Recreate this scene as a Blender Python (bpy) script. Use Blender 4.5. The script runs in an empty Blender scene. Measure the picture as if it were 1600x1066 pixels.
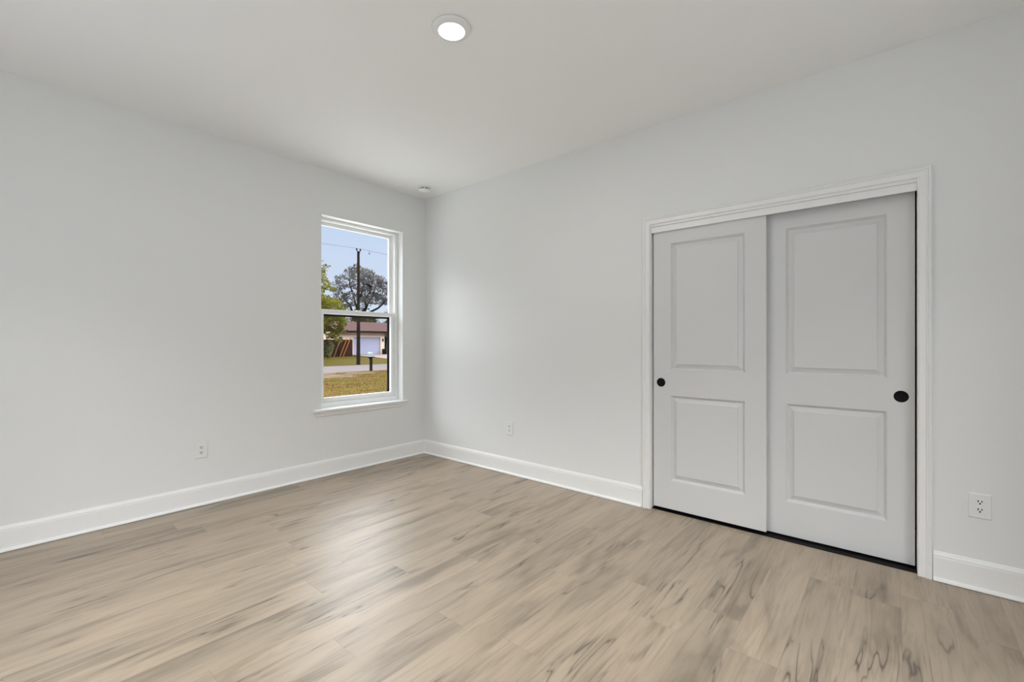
import bpy, bmesh, math, random
from mathutils import Vector, Matrix

S = bpy.context.scene
COL = S.collection
R = math.radians

# ------------------------------------------------------------------ camera
cam_data = bpy.data.cameras.new('camera')
cam = bpy.data.objects.new('camera', cam_data)
COL.objects.link(cam)
cam.location = (3.886, -3.115, 1.195)
cam.rotation_euler = (R(90), 0, R(90 - 49.677))      # level, looking at the far corner
cam_data.sensor_fit = 'HORIZONTAL'
cam_data.sensor_width = 36
cam_data.lens = 705.14 / 1600 * 36
cam_data.shift_y = 2.19 / 1600
cam_data.clip_start = 0.02
cam_data.clip_end = 400
S.camera = cam

# ------------------------------------------------------------------ sky, sun, fill lights, exposure
world = bpy.data.worlds.new('world')
S.world = world
world.use_nodes = True
wn = world.node_tree
wn.nodes.clear()
w_out = wn.nodes.new('ShaderNodeOutputWorld')
w_bg = wn.nodes.new('ShaderNodeBackground')
w_tc = wn.nodes.new('ShaderNodeTexCoord')
w_sep = wn.nodes.new('ShaderNodeSeparateXYZ')
w_ramp = wn.nodes.new('ShaderNodeValToRGB')
wn.links.new(w_tc.outputs['Generated'], w_sep.inputs[0])
wn.links.new(w_sep.outputs['Z'], w_ramp.inputs['Fac'])
wn.links.new(w_ramp.outputs['Color'], w_bg.inputs['Color'])
wn.links.new(w_bg.outputs[0], w_out.inputs[0])
el = w_ramp.color_ramp.elements
el[0].position = 0.0
el[0].color = (0.72, 0.82, 0.96, 1)
el[1].position = 0.265
el[1].color = (0.585, 0.70, 0.93, 1)
e = el.new(0.13); e.color = (0.66, 0.76, 0.94, 1)
e = el.new(0.39); e.color = (9.0, 9.2, 9.4, 1)          # sky above the view brightened to push light through the window
e = el.new(1.0); e.color = (7.0, 7.6, 8.4, 1)
w_bg.inputs['Strength'].default_value = 1.0

sun_d = bpy.data.lights.new('sun', 'SUN')
sun_d.energy = 8.0
sun_d.color = (1.0, 0.93, 0.80)
sun_d.angle = R(0.6)
sun = bpy.data.objects.new('sun', sun_d)
COL.objects.link(sun)
to_sun = Vector((0.03, 0.77, 0.62))
sun.rotation_euler = to_sun.to_track_quat('Z', 'Y').to_euler()

def area(name, loc, target, sx, sy, energy, color):
    d = bpy.data.lights.new(name, 'AREA')
    d.shape = 'RECTANGLE'
    d.size, d.size_y, d.energy, d.color = sx, sy, energy, color
    o = bpy.data.objects.new(name, d)
    COL.objects.link(o)
    o.location = loc
    o.rotation_euler = (Vector(loc) - Vector(target)).to_track_quat('Z', 'Y').to_euler()
    return o

# added fill lights, unseen, in openings made for them behind the camera
area('fill_light_back', (4.70, -2.1, 1.45), (0, -2.1, 2.9), 1.5, 1.5, 8.3, (0.97, 0.985, 1.0))
area('fill_light_near', (1.5, -3.86, 1.45), (1.5, 0, 4.4), 1.5, 1.5, 6.3, (0.97, 0.985, 1.0))

S.view_settings.view_transform = 'Standard'
S.view_settings.look = 'None'
S.view_settings.exposure = 0.0
S.view_settings.gamma = 1.0
S.view_settings.use_curve_mapping = False
S.cycles.max_bounces = 14
S.cycles.diffuse_bounces = 8
S.cycles.glossy_bounces = 4
S.cycles.transparent_max_bounces = 16
S.cycles.caustics_reflective = False
S.cycles.caustics_refractive = False
S.cycles.sample_clamp_indirect = 6.0

# ------------------------------------------------------------------ materials
def new_mat(name):
    m = bpy.data.materials.new(name)
    m.use_nodes = True
    nt = m.node_tree
    return m, nt, nt.nodes['Principled BSDF']

def N(nt, kind, **kw):
    n = nt.nodes.new(kind)
    for k, v in kw.items():
        setattr(n, k, v)
    return n

def vary(name, c, rough=0.5, amount=0.04, scale=6.0, bump=0.0, bump_scale=80.0, spec=0.5, metal=0.0):
    """plain paint or plastic with a faint procedural variation and optional fine bump"""
    m, nt, b = new_mat(name)
    tc = N(nt, 'ShaderNodeTexCoord')
    nz = N(nt, 'ShaderNodeTexNoise')
    nz.inputs['Scale'].default_value = scale
    nz.inputs['Detail'].default_value = 3
    nt.links.new(tc.outputs['Object'], nz.inputs['Vector'])
    rp = N(nt, 'ShaderNodeValToRGB')
    rp.color_ramp.elements[0].position = 0.3
    rp.color_ramp.elements[1].position = 0.7
    rp.color_ramp.elements[0].color = tuple(max(0, x * (1 - amount)) for x in c) + (1,)
    rp.color_ramp.elements[1].color = tuple(min(1, x * (1 + amount)) for x in c) + (1,)
    nt.links.new(nz.outputs['Fac'], rp.inputs['Fac'])
    nt.links.new(rp.outputs['Color'], b.inputs['Base Color'])
    b.inputs['Roughness'].default_value = rough
    b.inputs['Specular IOR Level'].default_value = spec
    b.inputs['Metallic'].default_value = metal
    if bump:
        n2 = N(nt, 'ShaderNodeTexNoise')
        n2.inputs['Scale'].default_value = bump_scale
        n2.inputs['Detail'].default_value = 4
        nt.links.new(tc.outputs['Object'], n2.inputs['Vector'])
        bp = N(nt, 'ShaderNodeBump')
        bp.inputs['Strength'].default_value = bump
        bp.inputs['Distance'].default_value = 0.004
        nt.links.new(n2.outputs['Fac'], bp.inputs['Height'])
        nt.links.new(bp.outputs['Normal'], b.inputs['Normal'])
    return m

M = {}
M['wall'] = vary('wall_paint', (0.77, 0.78, 0.772), 0.75, 0.004, 1.5, 0.05, 120, 0.3)
M['ceiling'] = vary('ceiling_paint', (0.85, 0.855, 0.85), 0.85, 0.004, 1.5, 0.10, 90, 0.2)
M['trim'] = vary('white_semi_gloss_paint', (0.84, 0.845, 0.835), 0.32, 0.004, 3.0)
M['door'] = vary('white_door_paint', (0.665, 0.67, 0.665), 0.42, 0.004, 3.0, 0.02, 250)
M['vinyl'] = vary('white_vinyl', (0.86, 0.87, 0.86), 0.35, 0.004, 3.0)
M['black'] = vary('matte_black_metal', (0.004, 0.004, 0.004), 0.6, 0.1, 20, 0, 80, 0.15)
M['plastic'] = vary('white_plastic', (0.79, 0.795, 0.785), 0.35, 0.01, 8)
M['slot'] = vary('dark_slot', (0.006, 0.006, 0.006), 0.9, 0.1, 30, 0, 80, 0.05)
M['track'] = vary('dark_metal', (0.05, 0.05, 0.05), 0.5, 0.1, 20)
M['closet'] = vary('closet_painted_shade', (0.12, 0.12, 0.12), 0.8, 0.02, 3)  # closet darkness put into the wall colour so the door gaps stay black
M['stucco'] = vary('stucco', (0.62, 0.58, 0.52), 0.9, 0.04, 3, 0.3, 60)
M['concrete'] = vary('concrete', (0.125, 0.09992, 0.09204), 0.9, 0.08, 0.8, 0.2, 20)
M['bounce'] = vary('pale_bounce_surface', (0.50, 0.49, 0.47), 0.9, 0.05, 1.5, 0.1, 20)
M['asphalt'] = vary('sun_bleached_asphalt', (0.07821, 0.06668, 0.06631), 0.9, 0.08, 0.7, 0.3, 25)
M['pole_wood'] = vary('weathered_pole_wood', (0.01178, 0.00792, 0.005405), 0.9, 0.25, 2.5, 0.3, 30)
M['post_wood'] = vary('dark_post_wood', (0.00968, 0.006732, 0.004183), 0.9, 0.2, 6)
M['mail'] = vary('white_mailbox_metal', (0.2042, 0.2121, 0.2278), 0.5, 0.12, 6)
M['dark'] = vary('dark_fitting', (0.0036, 0.0036, 0.0048), 0.6, 0.1, 5)
M['house'] = vary('cream_house_wall', (0.4946, 0.3897, 0.3229), 0.9, 0.03, 0.8)
M['garage'] = vary('lavender_white_door', (0.2498, 0.2495, 0.3362), 0.6, 0.02, 1)
M['roof'] = vary('pinkish_shingles', (0.04275, 0.02406, 0.02295), 0.95, 0.14, 1.8, 0.4, 14)
M['fascia'] = vary('dark_fascia', (0.010, 0.006, 0.005), 0.8, 0.1, 3)
M['entry'] = vary('dark_entry', (0.012, 0.013, 0.012), 0.5, 0.2, 2)
M['fence'] = vary('brown_fence_boards', (0.0275, 0.01155, 0.00825), 0.9, 0.3, 2.5)
M['orange'] = vary('orange_board', (0.237, 0.0831, 0.0187), 0.8, 0.1, 3)
M['greyboard'] = vary('weathered_board', (0.1502, 0.09009, 0.05112), 0.9, 0.15, 3)
M['stone'] = vary('pale_stone', (0.132, 0.11, 0.1018), 0.9, 0.15, 5)
M['bark'] = vary('grey_bark', (0.0099, 0.00858, 0.00792), 0.95, 0.25, 2, 0.4, 10)
M['screen_frame'] = vary('bronze_screen_frame', (0.010, 0.009, 0.008), 0.5, 0.1, 10)

# laminate plank floor: boards run along Y, 0.175 m wide
def floor_material():
    m, nt, b = new_mat('grey_oak_laminate')
    L = nt.links.new
    tc = N(nt, 'ShaderNodeTexCoord')
    sep = N(nt, 'ShaderNodeSeparateXYZ'); L(tc.outputs['Object'], sep.inputs[0])
    def math_n(op, a, b_=None, c=None):
        n = N(nt, 'ShaderNodeMath', operation=op)
        for i, v in enumerate((a, b_, c)):
            if v is None: continue
            if isinstance(v, (int, float)): n.inputs[i].default_value = v
            else: L(v, n.inputs[i])
        return n.outputs[0]
    W, LEN = 0.175, 1.22
    xs = math_n('ADD', sep.outputs['X'], 0.118)                 # seams fall at 1.982 + 0.175 k
    row = math_n('FLOOR', math_n('DIVIDE', xs, W))
    wr = N(nt, 'ShaderNodeTexWhiteNoise', noise_dimensions='1D'); L(row, wr.inputs['W'])
    off = math_n('MULTIPLY', wr.outputs['Value'], LEN)
    ys = math_n('ADD', sep.outputs['Y'], off)
    colm = math_n('FLOOR', math_n('DIVIDE', ys, LEN))
    idv = N(nt, 'ShaderNodeCombineXYZ'); L(row, idv.inputs[0]); L(colm, idv.inputs[1])
    wp = N(nt, 'ShaderNodeTexWhiteNoise', noise_dimensions='2D'); L(idv.outputs[0], wp.inputs['Vector'])
    rnd = wp.outputs['Value']
    # coordinates inside the board, shifted per board so the grain breaks at each seam
    def coords(sx, sy):
        cx = math_n('MULTIPLY', sep.outputs['X'], sx)
        cy = math_n('MULTIPLY', sep.outputs['Y'], sy)
        cv = N(nt, 'ShaderNodeCombineXYZ')
        L(math_n('ADD', cx, math_n('MULTIPLY', rnd, 37.0)), cv.inputs[0])
        L(math_n('ADD', cy, math_n('MULTIPLY', rnd, 91.0)), cv.inputs[1])
        L(math_n('MULTIPLY', rnd, 13.0), cv.inputs[2])
        return cv.outputs[0]
    def noise(v, scale, detail=3, dist=0.0, rough=0.5):
        n = N(nt, 'ShaderNodeTexNoise')
        L(v, n.inputs['Vector'])
        n.inputs['Scale'].default_value = scale
        n.inputs['Detail'].default_value = detail
        n.inputs['Distortion'].default_value = dist
        n.inputs['Roughness'].default_value = rough
        return n.outputs['Fac']
    def ramp(f, stops):
        r = N(nt, 'ShaderNodeValToRGB'); L(f, r.inputs['Fac'])
        els = r.color_ramp.elements
        els[0].position, els[0].color = stops[0][0], stops[0][1] + (1,)
        els[1].position, els[1].color = stops[-1][0], stops[-1][1] + (1,)
        for p, c in stops[1:-1]:
            k = els.new(p); k.color = c + (1,)
        return r.outputs['Color']
    def mix(fac, a, c, mode='MIX'):
        n = N(nt, 'ShaderNodeMix', data_type='RGBA', blend_type=mode)
        if isinstance(fac, (int, float)): n.inputs[0].default_value = fac
        else: L(fac, n.inputs[0])
        for i, v in ((6, a), (7, c)):
            if isinstance(v, tuple): n.inputs[i].default_value = v + (1,)
            else: L(v, n.inputs[i])
        return n.outputs[2]
    # broad cloudy tone along the board
    broad = noise(coords(6.0, 1.0), 1.0, 4, 1.2)
    col = ramp(broad, [(0.30, (0.228, 0.180, 0.129)), (0.44, (0.348, 0.275, 0.200)), (0.66, (0.418, 0.333, 0.246))])
    # per-board tone
    tone = ramp(rnd, [(0.0, (0.93, 0.93, 0.92)), (1.0, (1.05, 1.04, 1.03))])
    col = mix(1.0, col, tone, 'MULTIPLY')
    # streaks
    st = noise(coords(30.0, 1.9), 1.0, 4, 1.6, 0.6)
    sm = ramp(st, [(0.36, (0.66, 0.65, 0.62)), (0.52, (1, 1, 1))])
    col = mix(0.50, col, sm, 'MULTIPLY')
    fine = noise(coords(150.0, 7.0), 1.0, 2, 0.2)
    fm = ramp(fine, [(0.3, (0.90, 0.90, 0.89)), (0.65, (1.03, 1.03, 1.03))])
    col = mix(0.55, col, fm, 'MULTIPLY')
    # dark cracks: thin contour lines of a stretched noise, only where a mask lets them through
    cr = noise(coords(10.0, 0.75), 1.0, 3, 1.1)
    line = math_n('ABSOLUTE', math_n('SUBTRACT', cr, 0.45))
    lm = ramp(line, [(0.0, (1, 1, 1)), (0.008, (0.65, 0.65, 0.65)), (0.018, (0.22, 0.22, 0.22)), (0.07, (0, 0, 0))])
    mask = ramp(noise(coords(4.0, 2.0), 1.0, 2), [(0.50, (0, 0, 0)), (0.60, (1, 1, 1))])
    crack = mix(1.0, lm, mask, 'MULTIPLY')
    col = mix(crack, col, (0.085, 0.066, 0.046))
    # knots
    vo = N(nt, 'ShaderNodeTexVoronoi'); L(coords(6.0, 1.9), vo.inputs['Vector'])
    vo.inputs['Scale'].default_value = 1.0
    kn = ramp(vo.outputs['Distance'], [(0.03, (0.8, 0.8, 0.8)), (0.10, (0.28, 0.28, 0.28)), (0.24, (0, 0, 0))])
    kmask = ramp(noise(coords(3.0, 1.0), 1.0, 1), [(0.50, (0, 0, 0)), (0.58, (1, 1, 1))])
    col = mix(mix(1.0, kn, kmask, 'MULTIPLY'), col, (0.17, 0.135, 0.098))
    # seams
    fx = math_n('ABSOLUTE', math_n('SUBTRACT', math_n('FRACT', math_n('DIVIDE', xs, W)), 0.5))
    fy = math_n('ABSOLUTE', math_n('SUBTRACT', math_n('FRACT', math_n('DIVIDE', ys, LEN)), 0.5))
    sx_ = math_n('GREATER_THAN', fx, 0.5 - 0.0011 / W)
    sy_ = math_n('GREATER_THAN', fy, 0.5 - 0.0012 / LEN)
    seam = math_n('MAXIMUM', math_n('MULTIPLY', sx_, 0.22), math_n('MULTIPLY', sy_, 0.30))
    col = mix(seam, col, (0.13, 0.10, 0.075))
    L(col, b.inputs['Base Color'])
    rr = ramp(fine, [(0.3, (0.39, 0.39, 0.39)), (0.7, (0.45, 0.45, 0.45))])
    L(rr, b.inputs['Roughness'])
    b.inputs['Specular IOR Level'].default_value = 1.0
    bp = N(nt, 'ShaderNodeBump')
    bp.inputs['Strength'].default_value = 0.12
    bp.inputs['Distance'].default_value = 0.002
    L(math_n('SUBTRACT', st, math_n('MULTIPLY', seam, 0.8)), bp.inputs['Height'])
    L(bp.outputs['Normal'], b.inputs['Normal'])
    return m
M['floor'] = floor_material()

def ramp_mat(name, scale, stops, rough=0.9, detail=6, stretch=(1, 1, 1), trans=0.0, bump=0.0, scale2=None):
    m, nt, b = new_mat(name)
    tc = N(nt, 'ShaderNodeTexCoord')
    mp = N(nt, 'ShaderNodeMapping'); mp.inputs['Scale'].default_value = stretch
    nz = N(nt, 'ShaderNodeTexNoise'); nz.inputs['Scale'].default_value = scale; nz.inputs['Detail'].default_value = detail
    nz.inputs['Roughness'].default_value = 0.65
    rp = N(nt, 'ShaderNodeValToRGB')
    els = rp.color_ramp.elements
    els[0].position, els[0].color = stops[0][0], stops[0][1] + (1,)
    els[1].position, els[1].color = stops[-1][0], stops[-1][1] + (1,)
    for p_, c in stops[1:-1]:
        k = els.new(p_); k.color = c + (1,)
    nt.links.new(tc.outputs['Object'], mp.inputs['Vector'])
    nt.links.new(mp.outputs['Vector'], nz.inputs['Vector'])
    nt.links.new(nz.outputs['Fac'], rp.inputs['Fac'])
    nt.links.new(rp.outputs['Color'], b.inputs['Base Color'])
    b.inputs['Roughness'].default_value = rough
    b.inputs['Specular IOR Level'].default_value = 0.2
    if trans:
        tr = N(nt, 'ShaderNodeBsdfTranslucent')
        nt.links.new(rp.outputs['Color'], tr.inputs['Color'])
        ms = N(nt, 'ShaderNodeMixShader'); ms.inputs[0].default_value = trans
        out = nt.nodes['Material Output']
        nt.links.new(b.outputs[0], ms.inputs[1]); nt.links.new(tr.outputs[0], ms.inputs[2])
        nt.links.new(ms.outputs[0], out.inputs[0])
    if bump:
        bp = N(nt, 'ShaderNodeBump'); bp.inputs['Strength'].default_value = bump; bp.inputs['Distance'].default_value = 0.05
        nt.links.new(nz.outputs['Fac'], bp.inputs['Height']); nt.links.new(bp.outputs['Normal'], b.inputs['Normal'])
    return m
M['lawn'] = ramp_mat('dry_lawn', 0.9, [(0.30, (0.04563, 0.02218, 0.009196)), (0.44, (0.06256, 0.03696, 0.01087)), (0.56, (0.05888, 0.04189, 0.007524)), (0.72, (0.04048, 0.03573, 0.005016))], bump=0.15)
M['far_lawn'] = ramp_mat('far_lawn', 0.7, [(0.30, (0.04075, 0.02698, 0.004659)), (0.55, (0.03505, 0.02768, 0.00366)), (0.72, (0.02608, 0.02421, 0.002829))], bump=0.4)
M['soil'] = ramp_mat('reddish_soil', 2.2, [(0.32, (0.042, 0.026, 0.018)), (0.52, (0.075, 0.050, 0.034)), (0.70, (0.095, 0.070, 0.040))], bump=0.3)
M['grass'] = ramp_mat('grass_blades', 0.9, [(0.32, (0.068, 0.03553, 0.01186)), (0.50, (0.0736, 0.04919, 0.008892)), (0.7, (0.0496, 0.04372, 0.005928))], trans=0.3)
M['leaf_yellow'] = ramp_mat('yellow_green_leaves', 0.45, [(0.30, (0.0374, 0.04638, 0.006732)), (0.50, (0.09724, 0.0935, 0.0101)), (0.68, (0.1571, 0.1346, 0.01122))], trans=0.45)
M['leaf_oak'] = ramp_mat('grey_green_leaves', 0.8, [(0.32, (0.04595, 0.04326, 0.04789)), (0.55, (0.08422, 0.07706, 0.07185)), (0.72, (0.1301, 0.1, 0.0958))], trans=0.2)
M['leaf_hedge'] = ramp_mat('olive_leaves', 0.5, [(0.32, (0.0165, 0.0165, 0.006435)), (0.55, (0.033, 0.0319, 0.01238)), (0.72, (0.0495, 0.0451, 0.02129))], trans=0.3)
M['leaf_light'] = ramp_mat('light_green_leaves', 1.2, [(0.30, (0.04207, 0.0547, 0.01496)), (0.70, (0.1515, 0.1599, 0.0561))], trans=0.4)
M['leaf_dark'] = ramp_mat('dark_green_leaves', 1.2, [(0.30, (0.0066, 0.011, 0.0055)), (0.70, (0.0275, 0.0385, 0.0165))], trans=0.2)

for k_ in ('stucco', 'concrete', 'bounce', 'asphalt', 'pole_wood', 'post_wood', 'mail', 'dark', 'house', 'garage', 'roof', 'fascia', 'entry', 'fence',
           'orange', 'greyboard', 'stone', 'bark', 'screen_frame', 'lawn', 'soil', 'far_lawn', 'grass', 'leaf_yellow', 'leaf_oak', 'leaf_hedge', 'leaf_light', 'leaf_dark'):
    M[k_].node_tree.nodes['Principled BSDF'].inputs['Specular IOR Level'].default_value = 0.02

def glass_material():
    m = bpy.data.materials.new('window_glass'); m.use_nodes = True
    nt = m.node_tree; nt.nodes.clear()
    out = N(nt, 'ShaderNodeOutputMaterial')
    t = N(nt, 'ShaderNodeBsdfTransparent'); t.inputs[0].default_value = (0.97, 0.98, 0.98, 1)
    g = N(nt, 'ShaderNodeBsdfGlossy'); g.inputs['Roughness'].default_value = 0.02
    lw = N(nt, 'ShaderNodeLayerWeight'); lw.inputs[0].default_value = 0.5
    pw_ = N(nt, 'ShaderNodeMath', operation='POWER'); pw_.inputs[1].default_value = 5.0
    fr = N(nt, 'ShaderNodeMath', operation='MULTIPLY_ADD'); fr.inputs[1].default_value = 0.95; fr.inputs[2].default_value = 0.012
    nt.links.new(lw.outputs['Facing'], pw_.inputs[0]); nt.links.new(pw_.outputs[0], fr.inputs[0])
    mx = N(nt, 'ShaderNodeMixShader')
    nt.links.new(fr.outputs[0], mx.inputs[0]); nt.links.new(t.outputs[0], mx.inputs[1]); nt.links.new(g.outputs[0], mx.inputs[2])
    nt.links.new(mx.outputs[0], out.inputs[0])
    return m
M['glass'] = glass_material()

def screen_material():
    m = bpy.data.materials.new('insect_mesh'); m.use_nodes = True
    nt = m.node_tree; nt.nodes.clear()
    out = N(nt, 'ShaderNodeOutputMaterial')
    t = N(nt, 'ShaderNodeBsdfTransparent')
    d = N(nt, 'ShaderNodeBsdfDiffuse'); d.inputs[0].default_value = (0.02, 0.02, 0.02, 1)
    mx = N(nt, 'ShaderNodeMixShader'); mx.inputs[0].default_value = 0.12
    nt.links.new(t.outputs[0], mx.inputs[1]); nt.links.new(d.outputs[0], mx.inputs[2])
    nt.links.new(mx.outputs[0], out.inputs[0])
    return m
M['mesh'] = screen_material()

def emit_material(name, c, s):
    m = bpy.data.materials.new(name); m.use_nodes = True
    nt = m.node_tree; nt.nodes.clear()
    out = N(nt, 'ShaderNodeOutputMaterial')
    em = N(nt, 'ShaderNodeEmission'); em.inputs[0].default_value = c + (1,); em.inputs[1].default_value = s
    nt.links.new(em.outputs[0], out.inputs[0])
    return m
M['lamp'] = emit_material('lit_diffuser', (1.0, 0.985, 0.95), 9.0)

# ------------------------------------------------------------------ mesh helpers
def box(bm, x0, x1, y0, y1, z0, z1):
    vs = [bm.verts.new(p) for p in ((x0, y0, z0), (x1, y0, z0), (x1, y1, z0), (x0, y1, z0),
                                    (x0, y0, z1), (x1, y0, z1), (x1, y1, z1), (x0, y1, z1))]
    for f in ((3, 2, 1, 0), (4, 5, 6, 7), (0, 1, 5, 4), (1, 2, 6, 5), (2, 3, 7, 6), (3, 0, 4, 7)):
        bm.faces.new([vs[i] for i in f])

def obj(name, bm, mat, parent=None, smooth=False, bevel=0.0, bev_angle=40, segs=2):
    bmesh.ops.recalc_face_normals(bm, faces=bm.faces)
    me = bpy.data.meshes.new(name)
    bm.to_mesh(me); bm.free()
    me.materials.append(mat)
    o = bpy.data.objects.new(name, me)
    COL.objects.link(o)
    if parent is not None:
        o.parent = parent
    if smooth:
        for p in me.polygons: p.use_smooth = True
    if bevel:
        md = o.modifiers.new('bevel', 'BEVEL')
        md.width, md.segments, md.limit_method, md.angle_limit = bevel, segs, 'ANGLE', R(bev_angle)
    return o

def empty(name, loc=(0, 0, 0), rz=0.0):
    o = bpy.data.objects.new(name, None)
    o.empty_display_size = 0.1
    COL.objects.link(o)
    o.location = loc
    o.rotation_euler = (0, 0, rz)
    return o

def tag(o, label, cat, group=None, kind=None):
    o['label'] = label
    o['category'] = cat
    if group: o['group'] = group
    if kind: o['kind'] = kind
    return o

def boxes(*bs):
    bm = bmesh.new()
    for b_ in bs: box(bm, *b_)
    return bm

def prism(bm, prof, a, b_, place):
    """extrude closed 2D profile from a to b_; place(u, v, t) -> point"""
    ra = [bm.verts.new(place(u, v, a)) for u, v in prof]
    rb = [bm.verts.new(place(u, v, b_)) for u, v in prof]
    n = len(prof)
    for i in range(n):
        bm.faces.new((ra[i], ra[(i + 1) % n], rb[(i + 1) % n], rb[i]))
    bm.faces.new(ra); bm.faces.new(rb[::-1])

def lathe(bm, prof, segs=48, mtx=None):
    """prof: (r, h) pairs; first and last may have r = 0"""
    rings = []
    for r, h in prof:
        if r <= 1e-6:
            rings.append([bm.verts.new((0, 0, h))])
        else:
            rings.append([bm.verts.new((r * math.cos(2 * math.pi * i / segs), r * math.sin(2 * math.pi * i / segs), h)) for i in range(segs)])
    for a, b_ in zip(rings, rings[1:]):
        for i in range(segs):
            j = (i + 1) % segs
            q = []
            for v in (a[i % len(a)], a[j % len(a)], b_[j % len(b_)], b_[i % len(b_)]):
                if v not in q: q.append(v)
            if len(q) >= 3: bm.faces.new(q)
    if mtx is not None:
        bmesh.ops.transform(bm, matrix=mtx, verts=bm.verts)

def tube(bm, pts, radii, segs=8, cap=True):
    pts = [Vector(p) for p in pts]
    if isinstance(radii, (int, float)): radii = [radii] * len(pts)
    rings = []
    ref = Vector((0.13, 0.31, 0.94)).normalized()
    for i, p in enumerate(pts):
        d = (pts[min(i + 1, len(pts) - 1)] - pts[max(i - 1, 0)]).normalized()
        r_ = ref if abs(d.dot(ref)) < 0.95 else Vector((1, 0, 0))
        a = d.cross(r_).normalized(); c = d.cross(a).normalized()
        rings.append([bm.verts.new(p + radii[i] * (a * math.cos(2 * math.pi * k / segs) + c * math.sin(2 * math.pi * k / segs))) for k in range(segs)])
    for a, b_ in zip(rings, rings[1:]):
        for k in range(segs):
            j = (k + 1) % segs
            bm.faces.new((a[k], a[j], b_[j], b_[k]))
    if cap:
        bm.faces.new(rings[0][::-1]); bm.faces.new(rings[-1])

# ------------------------------------------------------------------ room shell
H = 2.743
X1, Y0 = 4.75, -3.90
WY0, WY1, WZ0, WZ1 = -1.155, -0.286, 0.600, 2.334          # window opening
CX0, CX1, CZ = 2.529, 3.991, 2.036                         # closet rough opening
T = 0.19

tag(obj('floor', boxes((0, X1, Y0, 0.0, -0.12, 0.0), (CX0 - 0.25, CX1 + 0.25, 0.0, 0.74, -0.12, 0.0)), M['floor']),
    'greige wood plank laminate floor with dark knots and cracks', 'floor', kind='structure')
tag(obj('ceiling', boxes((-T, X1 + 0.15, Y0 - 0.15, 0.90, H, H + 0.15)), M['ceiling']),
    'smooth white ceiling with one round light', 'ceiling', kind='structure')
tag(obj('wall_left', boxes((-T, 0, Y0 - 0.15, WY0, -0.12, H), (-T, 0, WY1, 0.90, -0.12, H),
                           (-T, 0, WY0, WY1, -0.12, WZ0 - 0.022), (-T, 0, WY0, WY1, WZ1, H)), M['wall']),
    'white wall with the window and one outlet low on it', 'wall', kind='structure')
tag(obj('wall_right', boxes((0, CX0, 0, 0.12, -0.12, H), (CX1, X1 + 0.15, 0, 0.12, -0.12, H), (CX0, CX1, 0, 0.12, CZ, H)), M['wall']),
    'white wall around the sliding closet doors', 'wall', kind='structure')
# closet shell behind the doors
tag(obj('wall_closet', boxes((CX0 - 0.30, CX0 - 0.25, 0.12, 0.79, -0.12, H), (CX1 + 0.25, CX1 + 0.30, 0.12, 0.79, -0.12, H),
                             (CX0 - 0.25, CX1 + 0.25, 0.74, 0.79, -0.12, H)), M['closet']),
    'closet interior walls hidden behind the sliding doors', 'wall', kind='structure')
# walls behind the camera, each with an opening added for a fill light
tag(obj('wall_back', boxes((X1, X1 + 0.15, Y0 - 0.15, -2.75, -0.12, H), (X1, X1 + 0.15, -1.15, 0.0, -0.12, H),
                           (X1, X1 + 0.15, -2.75, -1.15, -0.12, 0.65), (X1, X1 + 0.15, -2.75, -1.15, 2.25, H)), M['wall']),
    'white wall behind the camera facing the window wall', 'wall', kind='structure')
tag(obj('wall_near', boxes((0, 1.0, Y0 - 0.15, Y0, -0.12, H), (2.8, X1, Y0 - 0.15, Y0, -0.12, H),
                           (1.0, 2.8, Y0 - 0.15, Y0, -0.12, 0.65), (1.0, 2.8, Y0 - 0.15, Y0, 2.25, H)), M['wall']),
    'white wall behind the camera facing the closet', 'wall', kind='structure')

# baseboards
BASE = [(0, 0), (0.0125, 0), (0.0125, 0.119), (0.0105, 0.1205), (0.0105, 0.1235), (0.0115, 0.126), (0.0098, 0.133),
        (0.0068, 0.139), (0.0062, 0.142), (0.0045, 0.146), (0, 0.146)]
SHOE = [(0.0125, 0.0025), (0.026, 0.0025), (0.0255, 0.007), (0.0230, 0.013), (0.0185, 0.0175), (0.0125, 0.0195)]
def baseboard(name, a, b_, place, label, cap=0.0):
    bm = bmesh.new(); prism(bm, BASE, a, b_, place)
    o = tag(obj(name, bm, M['trim']), label, 'baseboard', kind='structure')
    bm = bmesh.new(); prism(bm, SHOE, a, b_ - cap, place)
    obj('shoe_molding', bm, M['trim'], o)
    return o
baseboard('baseboard_left', Y0, 0.0, lambda u, v, t: (u, t, v), 'white baseboard along the foot of the window wall')
baseboard('baseboard_right', 0.004, 2.490, lambda u, v, t: (t, -u, v), 'white baseboard between the corner and the closet casing', 0.008)
baseboard('baseboard_closet', 4.032, X1, lambda u, v, t: (t, -u, v), 'short white baseboard right of the closet, under an outlet')
baseboard('baseboard_back', Y0, -0.0125, lambda u, v, t: (X1 - u, t, v), 'white baseboard behind the camera, opposite the window wall')
baseboard('baseboard_near', 0.0125, X1 - 0.0125, lambda u, v, t: (t, Y0 + u, v), 'white baseboard behind the camera, opposite the closet')

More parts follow.
